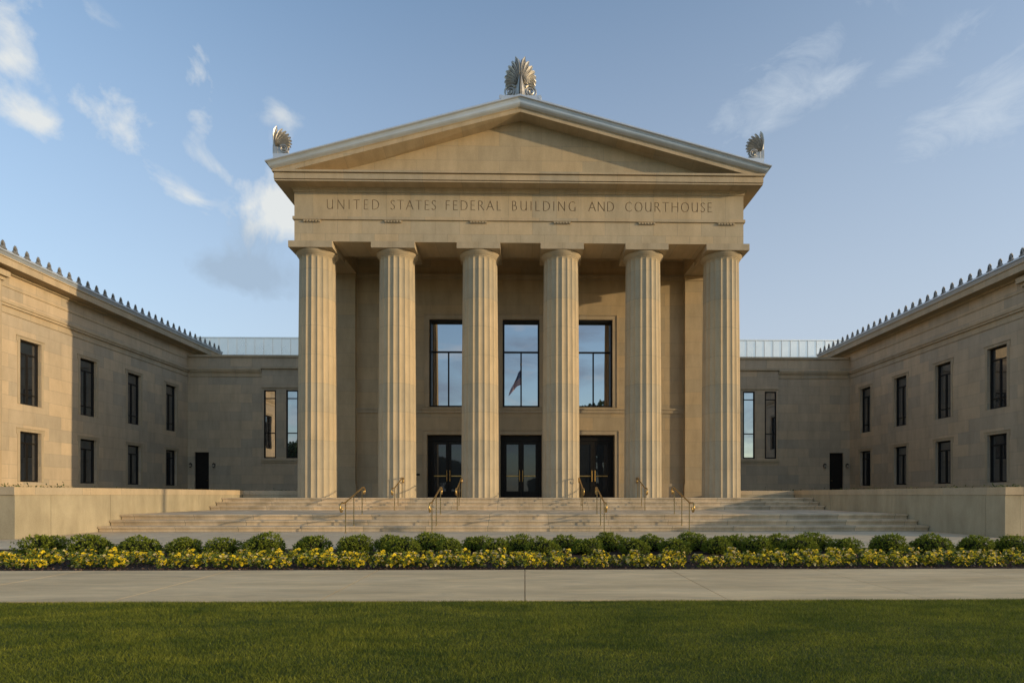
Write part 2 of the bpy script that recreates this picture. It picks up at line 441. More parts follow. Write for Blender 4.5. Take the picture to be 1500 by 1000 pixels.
try:
    md = frz.modifiers.new('carve', 'BOOLEAN'); md.operation = 'DIFFERENCE'; md.object = cut; md.solver = 'EXACT'; md.use_self = True
    dg = bpy.context.evaluated_depsgraph_get()
    me = bpy.data.meshes.new_from_object(frz.evaluated_get(dg))
    ok = len(me.polygons) > 150
    frz.modifiers.clear()
    if ok:
        me.materials.clear(); me.materials.append(M['frieze'])
        me.polygons.foreach_set('material_index', [0]*len(me.polygons))
        if me.uv_layers: me.uv_layers.remove(me.uv_layers[0])
        boxuv(me, BO); frz.data = me
    print('frieze carve', ok, len(me.polygons))
except Exception as ex:
    ok = False; frz.modifiers.clear(); print('carve failed', ex)
bpy.data.objects.remove(cut)
yl = YA+.020 if ok else YA-.004
for lt in LT: part(stroke_mesh(MB(), lt, yl, YA+.05,   .0145, .0012), 'carved_letter', M['carve'], frz)
# --- horizontal cornice
b = MB()
usweep(b, [(-.4,ZC+.001),(.03,ZC+.001),(.05,13.80),(.10,13.86),(.12,13.885),(.59,13.885),(.59,13.935),(.50,13.94),(.50,13.968),(.605,13.97),(.605,14.195),(.56,14.198),(.56,14.222),(.66,14.228),(.66,14.31),(-.4,14.31)], YB)
part(b, 'cornice', M['trim'])
# --- raking cornice (stone) and sima (metal)
AZ = 16.98                       # underside of the metal at the apex
def rake(b, prof, mi=0):
    """prof: (p, z at apex, z at corner); runs corner - apex - corner, ends mitred to the flanks"""
    rings = [[(s*(HW+p) if s else 0, YA-p, (za if s == 0 else zc)) for p, za, zc in prof] for s in (-1, 0, 1)]
    b.loft(rings, mi=mi)
b = MB(); rake(b, [(.60,AZ-.19,14.128),(.60,AZ-.03,14.312),(.625,AZ-.028,14.314),(.625,AZ,14.34),(-.3,AZ,14.34),(-.3,AZ-.19,14.128)])
part(b, 'raking_cornice', M['trim'])
simaprof = [(.63,AZ+.002,14.342),(.66,AZ+.012,14.348),(.715,AZ+.05,14.368),(.745,AZ+.11,14.402),(.765,AZ+.20,14.455),(.79,AZ+.275,14.50),(.86,AZ+.30,14.517),(.86,AZ+.37,14.56),(.80,AZ+.372,14.562),(-.2,AZ+.372,14.562),(-.2,AZ+.002,14.342)]
b = MB(); rake(b, simaprof)
b.loft([[(-HW-p, YA-p+.001, zc) for p, za, zc in simaprof], [(-HW-p, YB, zc) for p, za, zc in simaprof]])
b.loft([[(HW+p, YA-p+.001, zc) for p, za, zc in simaprof], [(HW+p, YB, zc) for p, za, zc in simaprof]])
part(b, 'roof_gutter', M['silver'])
b = MB(); b.prism([(-HW+.05,14.312),(HW-.05,14.312),(0,AZ-.02)], lambda a, z, t: (a, t, z), YA+.02, YA+.5)
part(b, 'tympanum', M['porch'])
b = MB(); b.prism([(-HW-.7,14.30),(HW+.7,14.30),(HW+.7,14.53),(0,AZ+.34),(-HW-.7,14.53)], lambda a, z, t: (a, t, z), YA+.55, YB)
for k in range(46):
    y = YA+.7+k*.55
    for s in (-1, 1):
        b.add([(s*(HW+.7),y,14.52),(s*(HW+.7),y+.04,14.52),(0,y+.04,AZ+.33),(0,y,AZ+.33),(s*(HW+.7),y,14.58),(s*(HW+.7),y+.04,14.58),(0,y+.04,AZ+.39),(0,y,AZ+.39)],
              [(0,1,5,4),(1,2,6,5),(2,3,7,6),(3,0,4,7),(4,5,6,7)])
part(b, 'gable_roof', M['zinc'])

# --- porch back wall, antae, flank walls
YW = 28.53; DX = [-3.55, 0, 3.55]
holes = []
W0 = -7.94
for x in DX:
    holes.append((x-1.005-W0, x+1.005-W0, FZ, 3.99)); holes.append((x-.895-W0, x+.895-W0, 5.34, 9.58))
b = MB(); b.wall((W0, YW, 0), (1,0,0), (0,-1,0), -2*W0, FZ-.3, 12.45, holes, .42, .7)
pw = part(b, 'porch_wall', M['porch'])
def surround(b, x0, x1, z0, z1, w, p, bottom):
    y1 = YW+.01
    b.box(x0-w, x0-.012, YW-p, y1, z0, z1+w); b.box(x1+.012, x1+w, YW-p, y1, z0, z1+w)
    b.box(x0-.012, x1+.012, YW-p, y1, z1+.012, z1+w)
    b.box(x0-w-.03, x0-w, YW-p-.03, y1, z0, z1+w+.03); b.box(x1+w, x1+w+.03, YW-p-.03, y1, z0, z1+w+.03)
    b.box(x0-w, x1+w, YW-p-.03, y1, z1+w, z1+w+.03)
for x in DX:
    b = MB(); surround(b, x-1.005, x+1.005, FZ, 3.99, .19, .035, False); part(b, 'door_surround', M['trim'], pw)
    b = MB(); surround(b, x-.895, x+.895, 5.34, 9.58, .21, .035, False); part(b, 'window_surround', M['trim'], pw)
b = MB(); b.box(W0, -W0, YW-.05, YW+.02, 5.05, 5.20); b.box(W0, -W0, YW-.09, YW+.02, 5.20, 5.27)
part(b, 'string_course', M['trim'], pw)
b = MB(); xs = [W0] + sum([[x-1.005-.225, x+1.005+.225] for x in DX], []) + [-W0]
for k in range(0, 8, 2):
    b = MB(); b.box(xs[k], xs[k+1], YW-.04, YW+.02, FZ-.01, 1.60); b.box(xs[k], xs[k+1], YW-.03, YW+.02, 1.60, 1.635)
    part(b, 'plinth', M['trim'], pw)
b = MB(); b.box(W0, -W0, YW-.04, YW+.02, 11.50, 11.66); b.box(W0, -W0, YW-.08, YW+.02, 11.66, 11.77); part(b, 'crown_moulding', M['trim'], pw)
for s in (-1, 1):
    b = MB(); b.box(*sorted((s*7.94, s*HW)), 28.28, 29.4, FZ-.2, 11.5)
    b.box(*sorted((s*7.90, s*(HW+.04))), 28.24, 29.44, FZ-.2, 1.6)
    b.box(*sorted((s*7.91, s*(HW+.03))), 28.25, 29.43, 11.42, 11.665)
    part(b, 'anta', M['porch'])
    b = MB(); b.box(*sorted((s*(HW-.6), s*HW)), 29.45, YB, .6, ZF-.002); part(b, 'flank_wall', M['porch'])

# --- doors and big windows
def frame(b, x0, x1, z0, z1, w, y0, y1):
    b.box(x0, x0+w, y0, y1, z0, z1); b.box(x1-w, x1, y0, y1, z0, z1)
    b.box(x0+w, x1-w, y0, y1, z1-w, z1); b.box(x0+w, x1-w, y0, y1, z0, z0+w)
def front_door():
    b = MB(); X = 1.003
    b.box(-X, -X+.10, .26, .41, FZ+.002, 3.988); b.box(X-.10, X, .26, .41, FZ+.002, 3.988); b.box(-X+.10, X-.10, .26, .41, 3.72, 3.988)
    d = b.build('front_door', M['dark_metal'])
    for s in (-1, 1):
        l = MB(); x0, x1 = sorted((s*.004, s*.90))
        st_ = .19 if s < 0 else .14; 
        a, c = (x0+.19, x1-.13) if s < 0 else (x0+.13, x1-.19)
        l.box(x0, a, .30, .36, FZ+.01, 3.715); l.box(c, x1, .30, .36, FZ+.01, 3.715)
        l.box(a, c, .30, .36, 3.55, 3.715); l.box(a, c, .30, .36, FZ+.01, 1.26)
        lf = l.build('door_leaf', M['dark_metal'], d)
        g = MB(); g.box(a-.01, c+.01, .325, .335, 1.25, 3.56); g.build('pane', M['glass_door'], d)
        h = MB(); hx = s*.075
        h.tube([(hx,.30,1.74),(hx,.23,1.74),(hx,.23,2.28),(hx,.30,2.28)], .016); h.build('handle', M['brass'], d)
        p = MB(); p.box(a, c, .272, .298, 1.98, 2.03); p.build('push_bar', M['brass'], d)
        for z in (1.2, 1.75, 2.4, 3.0):
            q = MB(); q.lathe([(.012,z-.012),(.018,z),(.012,z+.012)], s*.955, .26, 8); q.build('hinge', M['lamp'], d)
    return d
d0 = front_door()
for i, x in enumerate(DX):
    d = d0 if i == 0 else copy_tree(d0); d.parent = ct; d.location = (x-BO[0], YW-BO[1], 0)
b = MB(); frame(b, -.893, .893, 5.342, 9.578, .075, .05, .40)
b.box(-.818, .818, .30, .38, 8.03, 8.11); b.box(-.035, .035, .305, .375, 5.417, 8.03)
w0 = b.build('tall_window', M['dark_metal'])
for x0, x1, z0, z1 in ((-.82,.82,8.1,9.51), (-.82,-.03,5.41,8.04), (.03,.82,5.41,8.04)):
    b = MB(); b.box(x0, x1, .335, .345, z0, z1); b.build('pane', M['glass'], w0)
for i, x in enumerate(DX):
    d = w0 if i == 0 else copy_tree(w0); d.parent = ct; d.location = (x-BO[0], YW-BO[1], 0)
b = MB(); b.box(-5.08, -4.90, YW-.03, YW-.001, 2.02, 2.11); b.box(-5.07, -5.0, YW-.036, YW-.03, 2.03, 2.10); part(b, 'entry_panel', M['lamp'])

# --- wings
XW, YK, WF, EX = 22.4, 39.75, 24.4, 21.71
WYS = [27.24, 30.80, 34.36, 37.92]
def wing_window(h, tr, low):
    """local frame: x along the wall, y into the wall, z up from sill"""
    b = MB(); w = 1.146
    frame(b, -w/2, w/2, .002, h-.002, .065, .14, .26)
    b.box(-w/2+.065, w/2-.065, .16, .24, h*tr-.03, h*tr+.03)
    b.box(-.04, .04, .155, .245, .067, h*tr-.03)
    if low: b.box(-w/2+.065, -.04, .165, .235, h*low-.022, h*low+.022); b.box(.04, w/2-.065, .165, .235, h*low-.022, h*low+.022)
    o = b.build('window', M['dark_metal'])
    cells = [(-w/2+.06, w/2-.06, h*tr+.025, h-.06), (-w/2+.06, -.035, .06, h*tr-.025), (.035, w/2-.06, .06, h*tr-.025)]
    g = MB()
    for x0, x1, z0, z1 in cells: g.box(x0, x1, .195, .205, z0, z1)
    g.build('pane', M['glass_wing'], o)
    t = MB(); ww = w/2
    t.box(-ww-.13, -ww-.008, -.022, .004, -.0, h+.13); t.box(ww+.008, ww+.13, -.022, .004, -.0, h+.13)
    t.box(-ww-.008, ww+.008, -.022, .004, h+.008, h+.13)
    t.box(-ww-.19, -ww-.13, -.022, .004, h-.12, h+.13); t.box(ww+.13, ww+.19, -.022, .004, h-.12, h+.13)
    t.box(-ww-.19, ww+.19, -.045, .004, h+.131, h+.165)
    t.build('window_trim', M['trim'], o)
    return o
wu, wl = wing_window(2.90, .80, .17), wing_window(2.26, .78, 0)
first = {id(wu): True, id(wl): True}
def place_window(w, x, y, z, rz):
    c = w if first.pop(id(w), False) else copy_tree(w)
    c.parent = ct; c.location = (x-BO[0], y-BO[1], z); c.rotation_euler = (0,0,rz)

def palmette(b, h, w, n, dirs, seg=6, scroll=True, thick=.05, lean=-.03, stem=1.9, root=.34):
    """fan of leaves over paired scrolls; dirs: horizontal unit vector for each half"""
    for du in dirs:
        du = Vector((du[0], du[1], 0)); nv = Vector((-du.y, du.x, 0))
        fwd = -nv if nv.y > 0 or (abs(nv.y) < 1e-6 and False) else nv
        P = lambda u, z, d=0.: du*u + fwd*d + Vector((0,0,z))
        web = []
        for i in range(n):
            q_ = i/(n-1); a = R(4 + 98*q_); L = h*((1-root if i else 1.04-root) - .28*q_**1.1)
            ru, rz_ = w*.07, h*root
            tu = ru + L*math.sin(a)*.82*w/h*1.15; tz = rz_ + L*math.cos(a)
            web.append(P(ru + (tu-ru)*.72 - .05*w*(1-q_), rz_ + (tz-rz_)*.72, -thick*.2))
            rings = []
            td = Vector((tu-ru, tz-rz_)).normalized(); pd = Vector((-td.y, td.x))
            for k in range(seg+1):
                t = k/seg
                cu = ru + (tu-ru)*t - .07*w*math.sin(PI*t)*(1-q_); cz = rz_ + (tz-rz_)*t + .06*h*math.sin(PI*t)*q_
                if i == 0: cu -= lean*w*t**2
                wd = h*(.010 + .062*t**.8)*(8/n)**.8
                if i == 0 and lean > 0: wd *= 1.35
                if k == seg: wd *= .45 if i else .12
                rings.append([P(cu+pd.x*wd, cz+pd.y*wd, 0), P(cu+pd.x*wd*.5, cz+pd.y*wd*.5, thick*.9*(1 if k < seg else .5)), P(cu-pd.x*wd*.1, cz-pd.y*wd*.1, thick*.35), P(cu-pd.x*wd*.6, cz-pd.y*wd*.6, thick*.75*(1 if k < seg else .5)), P(cu-pd.x*wd, cz-pd.y*wd, 0), P(cu, cz, -thick*.5)])
            b.loft(rings)
        hub = P(w*.05, h*root*.9, -thick*.2); bk = fwd*thick*.5
        for A_, B_ in zip([P(.01*w, h*.75, -thick*.2)] + web, web): b.loft([[hub, A_, B_], [hub-bk, A_-bk, B_-bk]])
        if scroll:
            for cu, cz, r0, turns in ((w*.31, h*.17, h*.165, 2.1), (w*.15, h*.40, h*.055, 1.4)):
                pts, rs = [], []
                for k in range(int(turns*12)+1):
                    t = k/(turns*12); a = PI*.8 - 2*PI*turns*t; rr = r0*(1-.82*t)
                    pts.append(P(cu+rr*math.cos(a), cz+rr*math.sin(a), thick*.6)); rs.append(r0*(.17-.08*t))
                b.tube(pts, rs, 6)
        # plate behind the scrolls, stem and rim
        b.loft([[P(0,.0,-thick*.6),P(w*.46,.0,-thick*.6),P(w*.46,.0,thick*.3),P(0,.0,thick*.5)],[P(0,h*.18,-thick*.6),P(w*.44,h*.18,-thick*.6),P(w*.40,h*.18,thick*.1),P(0,h*.18,thick*.6)],[P(0,h*.34,-thick*.6),P(w*.20,h*.34,-thick*.6),P(w*.20,h*.34,thick*.2),P(0,h*.34,thick*.5)]])
        b.loft([[P(0,.0,-.01),P(w*.12,.0,-.01),P(w*.12,.0,thick*.6),P(0,.0,thick*stem)],[P(0,h*.25,-.01),P(w*.14,h*.25,-.01),P(w*.12,h*.25,thick*.6),P(0,h*.25,thick*stem*.85)],[P(0,h*.55,-.01),P(w*.04,h*.55,-.01),P(w*.03,h*.55,thick*.4),P(0,h*.55,thick*stem*.5)]])
# crowning ornaments of the portico
b = MB(); palmette(b, 1.66, 1.36, 8, [(math.cos(R(16)), math.sin(R(16))), (-math.cos(R(16)), math.sin(R(16)))], 7, True, .11)
b.loft([[(-.11*k,.03,z),(0,-.23*k-.02,z),(.11*k,.03,z),(0,.10,z)] for k, z in ((1,0),(.9,.4),(.55,.72),(.3,.95),(.02,1.12))])
ak = b.build('roof_ornament', M['cast']); ak.parent = ct; ak.location = (0-BO[0], YA-.45-BO[1], 17.46)
b = MB(); b.box(-.80, .80, -.16, .9, -.34, -.002)
for s in (-1, 1): b.prism([(s*.80+.075*math.cos(2*PI*k/12), -.06+.075*math.sin(2*PI*k/12)) for k in range(12)], lambda a, z, t: (a, t, z), -.17, .9)
b.build('ornament_base', M['silver'], ak)
for s in (-1, 1):
    b = MB(); palmette(b, 1.08, 1.30, 9, [(-s, .02), (-s*.02, 1)], 6, True, .09, .035, .3, .27)
    o = b.build('roof_ornament', M['cast']); o.parent = ct; o.location = (s*(HW+.60)-BO[0], YA-.58-BO[1], 14.97)
    b = MB(); b.box(*sorted((s*.02, -s*.92)), -.05, .9, -.30, -.002); b.build('ornament_base', M['silver'], o)
# one antefix, copied along the eaves
b = MB(); palmette(b, .33, .235, 5, [(0, 1), (0, -1)], 4, False, .04)
b.box(-.05, .05, -.14, .14, -.02, .04); b.box(-.03, .04, -.11, .11, .041, .10)
an0 = b.build('antefix', M['antefix']); an_used = False

for s in (-1, 1):
    nrm = (-s, 0, 0); rz = -PI/2*s*-1
    holes = []
    for y in WYS:
        for z0, z1 in ((1.67, 3.93), (5.15, 8.05)): holes.append((y-.575-WF, y+.575-WF, z0, z1))
    b = MB(); b.wall((s*XW, WF, 0), (0,1,0), nrm, YK-WF+4, .8, 10.85, holes, .28, .6)
    bx = lambda b, x0, x1, *r: b.box(*sorted((s*x0, s*x1)), *r)
    bx(b, XW+.601, 34, WF, WF+.6, .8, 10.85)         # end wall
    bx(b, XW+.601, 34, YK+3.4, YK+4, .8, 10.85); bx(b, 33.4, 34.001, WF+.601, YK+3.39, .8, 10.85)
    ww = part(b, 'wing_wall', M['wall'])
    b = MB()
    bx(b, XW-.03, XW+.05, WF-.03, YK-.001, 8.99, 9.288); bx(b, XW-.10, XW+.05, WF-.1, YK-.001, 9.29, 9.40); bx(b, XW-.14, XW+.05, WF-.14, YK-.001, 9.402, 9.52)
    bx(b, XW-.03, XW+.05, WF-.03, YK-.001, 10.12, 10.20)
    bx(b, XW+.051, 34, WF-.10, WF-.001, 9.29, 9.52)
    part(b, 'string_course', M['trim'], ww)
    b = MB(); bx(b, XW-.05, XW+.02, WF-.05, YK-.002, 1.0, 1.50); bx(b, XW-.025, XW+.02, WF-.025, YK-.002, 1.501, 1.55); part(b, 'plinth', M['trim'], ww)
    b = MB(); bx(b, XW-.12, XW+.02, WF-.05, 25.62, 1.56, 10.30); bx(b, XW-.20, XW+.02, WF-.1, 25.70, 10.30, 10.46); bx(b, XW-.34, XW+.02, WF-.15, 25.80, 10.46, 10.70)
    part(b, 'end_pilaster', M['trim'], ww)
    E0, E1 = WF-.62, YK+3.2
    prof = [(XW+.3,10.851),(XW-.05,10.70),(XW-.10,10.72),(XW-.14,10.80),(XW-.60,10.83),(XW-.60,10.88),(XW-.57,10.885),(XW-.57,11.13),(XW-.61,11.15),(XW-.61,11.20),(XW+.3,11.20)]
    b = MB(); b.prism(prof, lambda x, z, t: (s*x, t, z), E0+.06, E1); bx(b, XW+.301, 34.5, E0+.06, E1, 10.852, 11.2)
    cn = part(b, 'wing_cornice', M['trim'])
    prof = [(XW-.60,11.202),(XW-.62,11.25),(XW-.65,11.32),(XW-.69,11.36),(XW-.69,11.44),(XW-.64,11.44),(XW-.60,11.35),(XW+.3,11.35),(XW+.3,11.202)]
    b = MB(); b.prism(prof, lambda x, z, t: (s*x, t, z), E0, E1+.02); part(b, 'gutter', M['silver'], cn)
    b = MB(); b.prism([(XW-.58,11.352),(28.2,12.6),(34.6,11.352)], lambda x, z, t: (s*x, t, z), E0+.02, E1); part(b, 'wing_roof', M['zinc'])
    y = 25.66-.6*3
    while y < E1-.2:
        a = copy_tree(an0) if an_used else an0; an_used = True
        a.parent = ct; a.location = (s*(EX+.03)-BO[0], y-BO[1], 11.445); a.rotation_euler = (0, 0, 0 if s > 0 else PI)
        y += .6
    for y in WYS:
        place_window(wl, s*XW, y, 1.67, -s*PI/2); place_window(wu, s*XW, y, 5.15, -s*PI/2)
    # connector between wing and portico
    X1 = XW-.001
    cw = [(17.28-1.48*k, 16.48-1.48*k) for k in range(5)]           # windows, outer and inner edge
    toU = lambda x0, x1: tuple(sorted((s*x0, s*x1)))
    x_left = s*X1 if s < 0 else HW+.001
    holes = [(toU(21.95, 21.0)[0]-x_left, toU(21.95, 21.0)[1]-x_left, 1.17, 3.94)]
    L = X1-HW-.001
    b = MB(); b.wall((x_left, YK, 0), (1,0,0), (0,-1,0), L, .8, 10.30, holes, .3, .6)
    kw = part(b, 'connector_wall', M['wall'])
    bxl = min(s*17.42, s*(HW+.002)); LB = 17.42-HW-.002
    hb = [(toU(*c)[0]-bxl, toU(*c)[1]-bxl, 3.53, 8.09) for c in cw]
    b = MB(); b.wall((bxl, YK-.14, 0), (1,0,0), (0,-1,0), LB, .8, 9.50, hb, .10, .13); part(b, 'window_bay', M['wall'], kw)
    b = MB(); xa, xb = toU(17.46, HW+.003)
    b.box(xa, xb, YK-.20, YK-.141, 8.22, 8.30); part(b, 'window_lintel', M['trim'], kw)
    b = MB(); b.box(xa, xb, YK-.22, YK-.141, 3.33, 3.45); b.box(xa, xb, YK-.18, YK-.141, 3.20, 3.328); part(b, 'window_sill', M['trim'], kw); b = MB()
    b.box(xa-.03, xb+.03, YK-.26, YK-.001, 9.501, 9.62); 
    xc, xd = toU(X1-.15, 17.47); b.box(xc, xd, YK-.03, YK-.001, 8.99, 9.288); b.box(xc, xd, YK-.10, YK-.001, 9.29, 9.40); b.box(xc, xd, YK-.14, YK-.001, 9.402, 9.52)
    part(b, 'string_course', M['trim'], kw)
    b = MB(); xc, xd = toU(X1-.06, HW+.003); b.box(xc, xd, YK-.08, YK+.6, 10.301, 10.45); part(b, 'parapet_coping', M['trim'], kw)
    for c in cw:
        x0, x1 = toU(*c)
        b = MB(); frame(b, x0+.002, x1-.002, 3.532, 8.088, .085, YK-.10, YK-.042)
        for z in (7.53, 5.21): b.box(x0+.087, x1-.087, YK-.09, YK-.05, z-.035, z+.035)
        wn = part(b, 'narrow_window', M['dark_metal'])
        g = MB(); g.box(x0+.05, x1-.05, YK-.07, YK-.06, 3.58, 8.04); part(g, 'pane', M['glass'], wn)
    x0, x1 = toU(21.948, 21.002)
    b = MB(); frame(b, x0, x1, 1.172, 3.938, .06, YK+.10, YK+.22); b.box(x0+.062, x1-.062, YK+.14, YK+.19, 1.235, 3.876)
    b.box(x0+.12, x1-.12, YK+.13, YK+.139, 2.4, 3.7); b.box(x0+.12, x1-.12, YK+.13, YK+.139, 1.4, 2.25)
    dr = part(b, 'side_door', M['dark_metal'])
    b = MB(); hx = x1-.14 if s < 0 else x0+.14; b.tube([(hx, YK+.13, 2.05), (hx, YK+.08, 2.05), (hx+.1*s, YK+.08, 2.05)], .012); part(b, 'handle', M['brass'], dr)
    for lx in (22.16, 20.62):
        b = MB(); b.box(s*lx-.05, s*lx+.05, YK-.03, YK-.001, 2.98, 3.18)
        b.tube([(s*lx, YK-.02, 3.15), (s*lx, YK-.10, 3.22), (s*lx, YK-.14, 3.17)], .014)
        b.lathe([(.02,3.20),(.085,3.15),(.09,3.12),(.08,3.11)], s*lx, YK-.14, 12); b.lathe([(.06,2.93),(.075,2.95),(.05,2.91)], s*lx, YK-.14, 12)
        wlp = part(b, 'wall_lamp', M['lamp'])
        g = MB(); g.lathe([(.055,2.95),(.07,3.11)], s*lx, YK-.14, 12); part(g, 'lamp_shade', M['lampglass'], wlp)
    # metal-clad storey rising behind the connector
    b = MB(); xa, xb = toU(30, HW+.05)
    b.box(xa, xb, 44, 50, 10.2, 12.70); b.box(xa-.02, xb+.02, 43.93, 50.05, 12.701, 12.78)
    x = xa+.2
    while x < xb-.05:
        b.box(x-.018, x+.018, 43.94, 43.999, 10.2, 12.70); x += .66
    part(b, 'metal_storey', M['panel'])

# ------------------------------------------------------------------ handrails on the steps
def handrail(ps, zs, lab):
    """three posts at depths ps standing at heights zs"""
    H = .86; root = empty('handrail')
    A = (0, ps[0], zs[0]+H); C = (0, ps[2], zs[2]+H-.02)
    pts = []
    def curl(cy, cz, r, a0, turns, n):
        return [(0, cy + r*(1-.55*k/n)*math.cos(a0+turns*2*PI*k/n), cz + r*(1-.55*k/n)*math.sin(a0+turns*2*PI*k/n)) for k in range(n+1)]
    low = curl(A[1]-.36, A[2]-.15, .15, PI/2, .82, 14)         # bends down and back at the foot
    low.reverse(); pts += low
    pts += [(0, A[1]-.18, A[2]), (0, A[1]-.02, A[2]+.005), (0, A[1]+.07, A[2]+.03)]
    pts += [(0, C[1]-.10, C[2]-.045), (0, C[1]-.02, C[2]-.005), (0, C[1]+.06, C[2]), (0, C[1]+.16, C[2])]
    top = curl(C[1]+.22, C[2]-.12, .12, PI/2, -.8, 12)
    pts += top
    b = MB(); b.tube(pts, .023, 8); b.build('rail', M['brass'], root, smooth=True)
    for k in range(3):
        t = (ps[k]-ps[0])/(ps[2]-ps[0])
        zt = A[2] + (C[2]-A[2])*t
        p = MB(); p.lathe([(.035,zs[k]),(.035,zs[k]+.012),(  .0145,zs[k]+.02),(  .0145,zt)], 0, ps[k], 10)
        p.build('post', M['brass'], root, smooth=True)
    return root
hl = handrail([16.85-16.85, 17.66-16.85, 18.55-16.85], [0, .16, .48], '')
hu = handrail([0, .66, 1.45], [.48, .64, .96], '')
HX = [-4.93, -2.47, 2.47, 4.93]
lowl = ['bronze handrail with scrolled ends on the lower steps, farthest left', 'bronze handrail on the lower steps, left of the middle door',
        'bronze handrail on the lower steps, right of the middle door', 'bronze handrail with scrolled ends on the lower steps, farthest right']
upl = ['bronze handrail on the upper steps in front of the second column from the left', 'bronze handrail on the upper steps at the left side of the third column',
       'bronze handrail on the upper steps at the right side of the fourth column', 'bronze handrail on the upper steps in front of the fifth column from the left']
for src, y0, labs in ((hl, 16.85, lowl), (hu, 23.12, upl)):
    for i, x in enumerate(HX):
        o = src if i == 0 else copy_tree(src)
        o.location = (x, y0, 0); tag(o, labs[i], 'handrail', 'handrails on the front steps')

# ------------------------------------------------------------------ leaves, shrubs, pansies, grass
def leaves_mesh(name, P, D, size, mat, aspect=.55, rs=None):
    """one small diamond leaf per point P, long axis near D"""
    n = len(P); g = rs or np.random.default_rng(1)
    D = D/np.linalg.norm(D, axis=1, keepdims=True)
    A = g.normal(size=(n,3)); S = np.cross(D, A); S /= np.linalg.norm(S, axis=1, keepdims=True)
    L = (size*g.uniform(.7,1.35,(n,1))); Wd = L*aspect*.5; Nn = np.cross(D, S)
    V = np.stack([P, P + D*L*.45 + S*Wd + Nn*L*.08, P + D*L, P + D*L*.45 - S*Wd + Nn*L*.08], 1).reshape(-1,3)
    me = bpy.data.meshes.new(name); me.vertices.add(4*n); me.vertices.foreach_set('co', V.astype(np.float32).ravel())
    me.loops.add(4*n); me.loops.foreach_set('vertex_index', np.arange(4*n, dtype=np.int32))
    me.polygons.add(n); me.polygons.foreach_set('loop_start', np.arange(0, 4*n, 4, dtype=np.int32))
    me.update(calc_edges=True); me.validate(); me.materials.append(mat)
    return me
def shrub_mesh(seed, w, h):
    g = np.random.default_rng(seed); n = 560; m_ = 8
    d = g.normal(size=(n,3)); d[:,2] = np.abs(d[:,2])*1.0 - .25; d /= np.linalg.norm(d, axis=1, keepdims=True)
    lob = np.zeros(n)
    for k in range(14):
        c = g.normal(size=3); c[2] = abs(c[2]); c /= np.linalg.norm(c); lob += .16*np.exp((d@c-1)*14)*g.uniform(.3,1.3)
    r = (.72 + lob)*(1 - .22*g.random(n)**2)
    sc3 = np.array([w/2, w/2, h*.84])
    A = d*r[:,None]*sc3; A[:,2] += h*.22
    T = d*np.array([1,1,.8]) + g.normal(size=(n,3))*.35 + np.array([0,0,.3]); T /= np.linalg.norm(T, axis=1, keepdims=True)
    L = g.uniform(.02,.052,(n,1))
    t = np.linspace(0,1,m_)[None,:,None]
    P = (A[:,None,:] + T[:,None,:]*L[:,None,:]*t + g.normal(size=(n,m_,3))*.006).reshape(-1,3); P[:,2] = np.maximum(P[:,2], .012)
    D = np.repeat(T, m_, 0)*.9 + g.normal(size=(n*m_,3))*.65
    return leaves_mesh('foliage', P, D, .030, M['bush'], .55, g)
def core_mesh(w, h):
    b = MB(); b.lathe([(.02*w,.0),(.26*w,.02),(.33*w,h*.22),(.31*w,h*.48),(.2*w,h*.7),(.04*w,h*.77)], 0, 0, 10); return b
shrubs = []
for k in range(6):
    w, h = .74+.05*(k % 3), .36+.018*(k % 2)
    root = empty('shrub'); f = bpy.data.objects.new('foliage', shrub_mesh(40+k, w, h)); COL.objects.link(f); f.parent = root
    core_mesh(w, h).build('dark_core', M['bushcore'], root)
    shrubs.append([root, False])
def put_shrub(k, x, y, sx, lab):
    e = shrubs[k]; o = e[0] if not e[1] else copy_tree(e[0]); e[1] = True
    o.location = (x, y, -.004); o.rotation_euler = (0,0,rng.uniform(0,6.28)); o.scale = (sx, sx, sx*rng.uniform(.95,1.06))
    tag(o, lab, 'shrub', 'low rounded shrubs behind the pansies')
ORD = ['first','second','third','fourth','fifth','sixth','seventh','eighth','ninth','tenth','eleventh','twelfth']
F_, CXP, TH = 860., 784.1, math.atan(860./48800)
def px_x(u, y):
    a = (u-CXP)/F_; c, s = math.cos(TH), math.sin(TH)
    return (a*c+s)/(c-a*s)*y + .19
fu = [66,133,201,271,326,386,456,520,592,660,728,795,858,928,988,1050,1110,1168,1237,1300,1363,1427,1483]
wu_ = [64,62,62,54,55,60,58,60,56,48,50,52,52,50,50,50,54,52,54,58,60,54,56]
for i, u in enumerate(fu):
    y = 10.85 + rng.uniform(-.06,.06)
    lab = ('round green shrub in the front shrub row, %s from the left end' % ORD[i]) if i < 12 else ('round green shrub in the front shrub row, %s from the right end' % ORD[len(fu)-1-i])
    put_shrub(i % 6, px_x(u, y), y, wu_[i]/62., lab)
bu = [572,630,697,762,826,890,951,1012,1072,1135,1190]
for i, u in enumerate(bu):
    y = 11.5 + rng.uniform(-.06,.06)
    lab = ('half hidden darker shrub in the rear shrub row, %s from the left' % ORD[i]) if i < 10 else ('half hidden shrub in the rear shrub row, %s from the right' % ORD[len(bu)-1-i])
    put_shrub((i*5+2) % 6, px_x(u, y), y, rng.uniform(.84,.96), lab)

